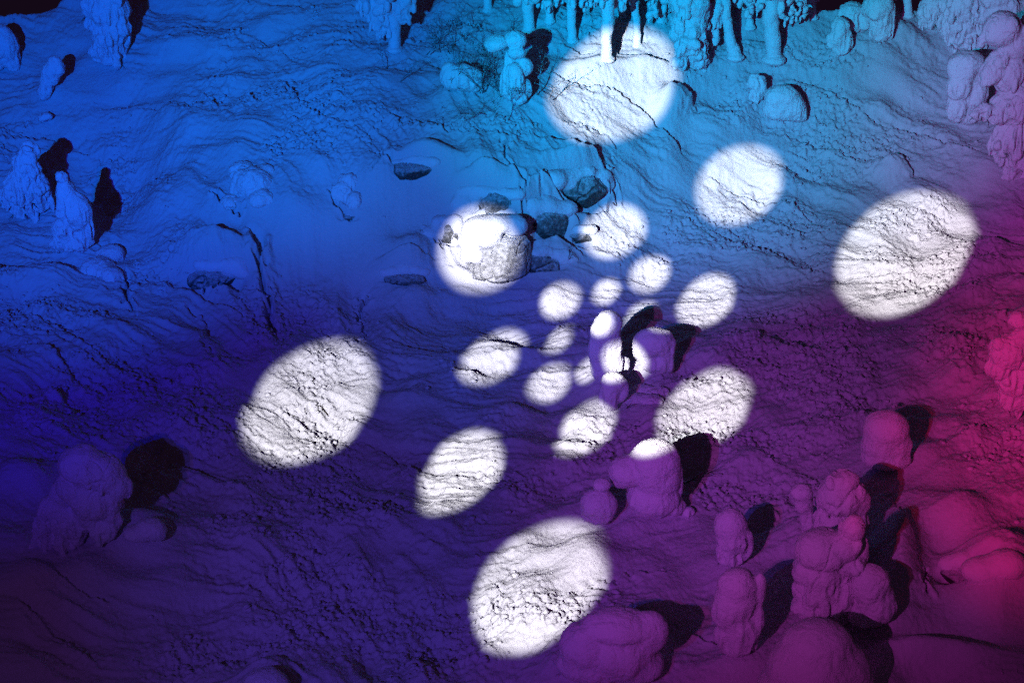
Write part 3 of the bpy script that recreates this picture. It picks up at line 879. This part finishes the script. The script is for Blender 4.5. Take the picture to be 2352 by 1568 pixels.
# lower half
tree("big helmet shaped tree with one bright cap, below the disc pattern", (1496,1180),
     [(1505,1058,57,50),(1508,1090,56,54),(1440,1082,42,36),(1428,1092,26,30),(1500,1140,60,44),(1480,1164,24,24,10),(1512,1162,28,26,12),(1544,1160,28,24),(1556,1100,14,40),(1582,1176,14,14)], k=10, rough=1.4, drape=2.0, billow=1.1, seed=34)
tree("ball shaped tree with a pointed foot, left of the big helmet shaped tree", (1372,1206), [(1374,1158,43,37),(1372,1176,38,24),(1372,1190,16,14),(1382,1112,20,14),(1372,1186,34,12)], k=5, rough=1.2, drape=1.7, billow=1.1, seed=35)
tree("upright hooded tree alone in the violet rubble at lower right", (1684,1296), [(1678,1204,36,38),(1684,1235,38,40),(1672,1268,28,28),(1710,1250,20,40),(1680,1280,28,20)], k=7, rough=1.4, drape=4.1, twigs=8, billow=1.1, seed=36)
tree("thin leaning finger of a tree beside the pitted pink tree", (1848,1230), [(1840,1130,26,20),(1845,1152,22,28),(1852,1185,15,32),(1852,1212,11,24)], k=8, drape=2.5, seed=37)
tree("pitted pink tree standing behind the bulky lumpy tree", (1936,1290), [(1936,1110,38,32),(1930,1140,52,42),(1962,1150,32,46),(1905,1190,30,40),(1965,1200,26,44),(1930,1210,50,60),(1932,1260,44,50)], sub=16, subr=(9,14), drips=20, k=5, rough=2.3, cracks=4.5, drape=6.8, twigs=26, seed=38)
tree("bulky lumpy tree of rolled snow folds at lower right", (1900,1424),
     [(1960,1214,26,34,14),(1890,1262,62,48),(1935,1255,40,34,12),(1880,1310,58,50),(1950,1290,36,32,8),(1876,1350,50,52,8),(1936,1340,46,44),(1868,1390,44,44,10),(1920,1392,34,50,14),(1956,1330,26,40),(1975,1265,20,40)], sub=10, subr=(12,20), drips=12, k=4.5, rough=1.2, cracks=3, drape=5.1, twigs=16, billow=1.1, seed=39)
tree("rounded mound of a buried tree right of the bulky lumpy tree", (2000,1436), [(2000,1340,44,46),(2010,1385,46,50),(1990,1410,40,30)], k=12, cracks=1.5, drape=3.4, seed=40)
tree("tall elephant like tree with a hanging trunk shaped fold", (1700,1494), [(1694,1342,42,36),(1690,1380,46,56),(1676,1400,40,50),(1700,1440,44,52),(1742,1360,16,50),(1738,1410,16,38,6,12),(1690,1475,40,30),(1730,1475,10,22),(1664,1460,28,30)], k=9, rough=1.4, drape=3.1, billow=1.1, seed=41)
tree("large violet dome of a tree cut by the bottom edge", (1880,1640), [(1878,1478,74,52),(1870,1530,100,74),(1850,1590,110,80),(1930,1540,66,70),(1955,1590,50,70)], k=22, rough=1.4, drape=2.0, billow=1.1, seed=42)
tree("drooping hooded tree alone at lower left", (225,1250),
     [(150,1130,30,34,-14),(128,1170,36,40,-14),(108,1215,32,44,-10),(98,1258,22,32,-4),(160,1200,40,50,-8),(150,1240,34,26,-4),(192,1068,54,46),(232,1085,48,44),(262,1110,32,44),(180,1110,46,46),(210,1140,50,56),(248,1145,32,42),(196,1186,24,38),(236,1215,30,34),(256,1180,18,46),(215,1180,28,50)], sub=6, subr=(10,15), drips=26, k=8, rough=2.1, cracks=3.2, drape=6.8, twigs=18, seed=43)
tree("small round snow hump right of the drooping hooded tree", (335,1246), [(346,1214,34,24),(318,1224,36,18),(362,1222,20,18)], k=12, drape=1.7, cracks=1, seed=45, name="snowed_in_shrub", cat="shrub", group="snowed in shrubs")
tree("dim dome of a snowy tree just rising above the bottom edge at left", (612,1620), [(612,1575,52,40),(600,1600,70,40)], k=12, seed=46)
tree("low buried tree in the dark snow by the left edge, below the cone shaped tree", (225,680), [(250,590,36,26),(222,625,44,30),(255,640,30,26)], k=14, cracks=1.5, drape=3.4, embed=0.45, seed=47)
tree("tiny snow capped stub below the small hooded tree at upper left", (106,282), [(108,268,15,10),(96,272,12,9)], k=6, seed=48, name="snowy_sapling", cat="sapling")
# dark woods behind
r0 = np.random.default_rng(5)
BACK = [("dark blue hanging tree in the shade behind the massive lumpy tree",1722,62),("shaded rimed tree behind the leaning stem",1262,48),("shaded rimed tree deep between the white and pinkish trunks",1428,38),
        ("rimed tree at the back, right of the spreading crown",1866,40),("rimed tree in the gap behind the large mushroom tree",2086,34),("dim rimed tree at the top edge, left of the leaning stem",1120,22),
        ("rimed tree behind the pinkish trunk, reaching into the top edge",1520,46)]
for i, (lb, px, py) in enumerate(BACK):
    tree(lb, (px, py), [], trunk=[(px,py,9),(px-2,py-50,8),(px,py-120,8)], crown=[(px,py-84,46,36,70,10),(px-6,py-140,36,40,50,12)], seed=60+i, vox=2.2, name="rimed_tree", group="rimed trees at the back")

# ------------------------------------------------------------------ rocks in the icy face, each under its cap of snow
def boulder(label, base, rocks, caps, seed, cracks=3.0, embed=.22, name="snow_capped_boulder", m=None, box=False):
    r2 = np.random.default_rng(seed)
    b = ghit(*base)
    root = empty(name, b, label, "boulder", "boulders in the icy face")
    lo, s = to_lobes(b, rocks, r2, 0, embed=embed)
    lo = [(x, y + .1, z, rx, ry * .9, rz, t) for x, y, z, rx, ry, rz, t in lo]
    c = np.mean([l[:3] for l in lo], 0); ext = np.max([np.array(l[3:6]) for l in lo], 0)
    pl = []
    if box:                                        # a block with a broad upright front and split sides
        for n, q in [((-.22,-.96,.16),.62),((.42,-.9,.05),.66),((.9,-.42,.05),.78),((-.85,-.5,.1),.85),((.05,-.2,1),.86),((.6,-.3,.75),.9)]:
            n = np.array(n) / np.linalg.norm(n)
            pl.append((n, float(n @ c) + float(np.sqrt(((n * ext) ** 2).sum())) * q))
    for _ in range(0 if box else 16):
        n = r2.normal(size=3); n[1] -= .6; n /= np.linalg.norm(n)
        pl.append((n, float(n @ c) + float(np.sqrt(((n * ext) ** 2).sum())) * r2.uniform(.74, .95)))
    part("rock", blob("rock", lo, 6 * s, 1.5 * s, 1.6 * s, seed, cracks * s, 0, m or M_ROCK, planes=pl), root)
    if caps:
        if embed is not None:                      # a brow of many soft lumps along the top of the rock
            cc = []
            for px, py, rx, ry, *_ in caps:
                n = max(2, int(1.8 * rx / ry))
                for i in range(n):
                    q = (i + .5) / n * 2 - 1
                    cc.append((px + q * rx * .85 + r2.uniform(-3, 3), py + ry * (.40 - .25 * (1 - q * q)) + r2.uniform(-.15, .15) * ry,
                               ry * r2.uniform(.75, 1.1), ry * r2.uniform(.6, .85)))
            caps = cc
        lo, s = to_lobes(b, caps, r2, 0, embed=None if embed is None else .5)
        part("snow_cap", blob("snow_cap", lo, (14 if embed is not None else 7) * s, 1.6 * s, 1.4 * s, seed + 1, 0, 1.5 * s, M_CAP), root)
    return root


boulder("big cracked grey boulder lit by the disc on the icy face", (1140,634), [(1150,590,76,62,12),(1120,606,70,40,14),(1180,590,44,56,10)],
        [(1102,528,44,30,10),(1084,556,30,34,14),(1140,514,46,20,2),(1184,518,30,24,0),(1074,588,16,16,24),(1096,592,16,14,30),(1062,580,12,22,10),(1120,545,34,24,18)], 201, 5, None, m=M_LITROCK, box=True)
boulder("dark rock face under a snow brow, behind the big cracked boulder", (1130,505), [(1128,474,59,36),(1158,476,28,30)], [(1110,438,66,22,4),(1165,446,40,20,4),(1068,470,24,26,6),(1170,500,30,12,8)], 202)
boulder("dark craggy rock high on the icy face, at its right end", (1334,470), [(1335,440,70,42),(1310,442,44,39)], [(1338,396,66,24,4),(1285,412,36,32,8),(1380,420,24,30,0)], 203, 5)
boulder("bluish rock wall right of the big cracked boulder", (1256,565), [(1258,525,59,56),(1240,520,39,50)], [(1232,472,30,34,2),(1275,475,36,32,2),(1232,500,20,16,6)], 204)
boulder("low black rock ledge at the foot of the icy face", (1252,630), [(1246,608,59,28),(1222,604,39,30)], [(1262,578,54,20,8),(1305,596,26,16,6)], 205)
boulder("rock shelf left of the big cracked boulder, under a lip of snow", (1030,575), [(1030,544,33,39)], [(1026,506,36,18,6),(1056,526,10,12,8),(1000,530,18,24,2)], 206)
boulder("small broken rock beside the disc right of the icy face", (1342,560), [(1340,544,33,14),(1322,550,20,14)], [(1345,526,30,12,2)], 207)
boulder("black rock in a hollow under the left snow bulge", (498,664), [(498,646,75,28),(460,645,33,16)], [(500,606,70,26,6),(545,622,30,18,4)], 208, 5)
boulder("thin dark rock slit at the foot of the slope, left of the disc", (930,652), [(930,645,54,12)], [(930,620,58,20,5)], 209)
boulder("shallow rock under a drooping snow lip, upper part of the icy face", (950,410), [(945,395,57,19)], [(955,370,60,18,5)], 210)
boulder("dark rock crevice under a snow bank at lower right", (2220,1352), [(2215,1330,70,25),(2250,1315,28,25)], [(2220,1290,64,30,5),(2290,1300,60,50,5)], 211)
boulder("rock nub peeking out of the blue slope, left of the icy face", (800,520), [(800,500,28,14)], None, 212)

# a mound and two big heaps that are their own lumps of snow
tree("rounded snow mound beside the small drooping tree in the cyan area", (1800,280), [(1795,222,38,26),(1818,246,34,30),(1785,250,34,26),(1838,264,18,16)], k=12, rough=1.4, drape=2.0, cracks=1, billow=1.1, seed=49, name="snow_mound", cat="snow mound", group="snow mounds", body="snow_heap")
tree("broad violet heap of snow with a folded top near the bottom edge", (1390,1560), [(1420,1436,76,36),(1350,1480,64,54),(1420,1490,80,62),(1490,1450,44,48),(1360,1520,80,44),(1460,1520,60,44),(1345,1460,30,24,14)], k=10, rough=1, drape=1.7, cracks=1, seed=50, name="snow_mound", cat="snow mound", group="snow mounds", body="snow_heap")


# ------------------------------------------------------------------ twigs and sticks
def twig(label, px, py, lean, ln, seed, depth=1, m=None, name="bare_twig", cat="twig", stems=1, r=.014):
    r2 = np.random.default_rng(seed); b = ghit(px, py); segs = []
    for _ in range(stems):
        d = np.array([lean[0], lean[1], lean[2]], float) + r2.normal(size=3) * (.12 if stems == 1 else .5)
        grow(np.array([r2.normal() * .04 * stems, r2.normal() * .04 * stems, -.05]), d / np.linalg.norm(d), ln, r, depth, r2, segs)
    me = stick_mesh(name, segs, m or M_TWIG)
    o = bpy.data.objects.new(name, me); o.location = b
    o["label"] = label; o["category"] = cat
    COL.objects.link(o)


twig("thin bare twig bent over the snow below the black rock ledge", 1306, 606, (.15,-.1,1), .55, 1, 1)
twig("dark dead branch sticking out beside the helmet shaped tree", 1568, 1118, (1,.5,.45), .75, 2, 1, r=.022)
twig("forked dark twig in the shadowed cleft of the low round headed tree", 1440, 936, (0,-.1,1), .5, 3, 1)
twig("short dark twig poking out inside the large left disc", 752, 948, (-.4,.1,.6), .35, 4, 1, r=.02)
twig("little spray of bare twigs under the disc at upper right", 1668, 512, (.1,-.1,1), .45, 5, 1, stems=3, r=.008)
twig("bare twigs at the left foot of the broad violet heap", 1292, 1556, (-.3,-.2,1), .4, 6, 1, stems=2, r=.012)
twig("dark twig beside the craggy rock high on the icy face", 1404, 442, (.2,-.1,1), .5, 7, 1, r=.012)
twig("dark frosted bush between the loaf of snow and the stacked ball tree", 1122, 205, (-.1,-.2,1), 1.0, 8, 2, M_RIMETWIG, "frosted_bush", "bush", 26, .02)
twig("scrubby frosted bush above the loaf of snow, near the top edge", 1075, 108, (-.1,-.2,1), .8, 9, 2, M_RIMETWIG, "frosted_bush", "bush", 22, .02)

# loose clods of snow lying where the crust has broken up
NCL = 5200
ii = rng.integers(0, NY * NX, 120000)
pr = rough.ravel()[ii]
ii = ii[(rng.random(len(ii)) < pr * .9) & (np.abs(PX.ravel()[ii] - 1176) < 1300) & (PY.ravel()[ii] > -40) & (PY.ravel()[ii] < 1620)][:NCL]
ico = np.array([[0,0,1],[.89,0,.45],[.28,.85,.45],[-.72,.53,.45],[-.72,-.53,.45],[.28,-.85,.45],[.72,.53,-.45],[-.28,.85,-.45],[-.89,0,-.45],[-.28,-.85,-.45],[.72,-.53,-.45],[0,0,-1]])
tri = np.array([[0,1,2],[0,2,3],[0,3,4],[0,4,5],[0,5,1],[1,6,2],[2,7,3],[3,8,4],[4,9,5],[5,10,1],[6,7,2],[7,8,3],[8,9,4],[9,10,5],[10,6,1],[11,7,6],[11,8,7],[11,9,8],[11,10,9],[11,6,10]])
n = len(ii)
ctr = np.stack([gx[ii % NX] + rng.normal(0, .02, n), gy[ii // NX] + rng.normal(0, .02, n), H.ravel()[ii]], -1)
sz = 0.022 + 0.055 * rng.random(n) ** 3
V = ico[None] * (sz[:, None] * rng.uniform(.7, 1.3, (n, 12)))[:, :, None] * np.array([1.2, 1.0, .8]) + (ctr + np.array([0, 0, .01]))[:, None]
Tq = (tri[None] + (np.arange(n) * 12)[:, None, None]).reshape(-1, 3)
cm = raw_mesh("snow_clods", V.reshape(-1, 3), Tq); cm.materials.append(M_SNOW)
co = bpy.data.objects.new("snow_clods", cm); co["kind"] = "stuff"; co["label"] = "loose clods of broken snow crust scattered over the slope"; co["category"] = "snow clods"
COL.objects.link(co)
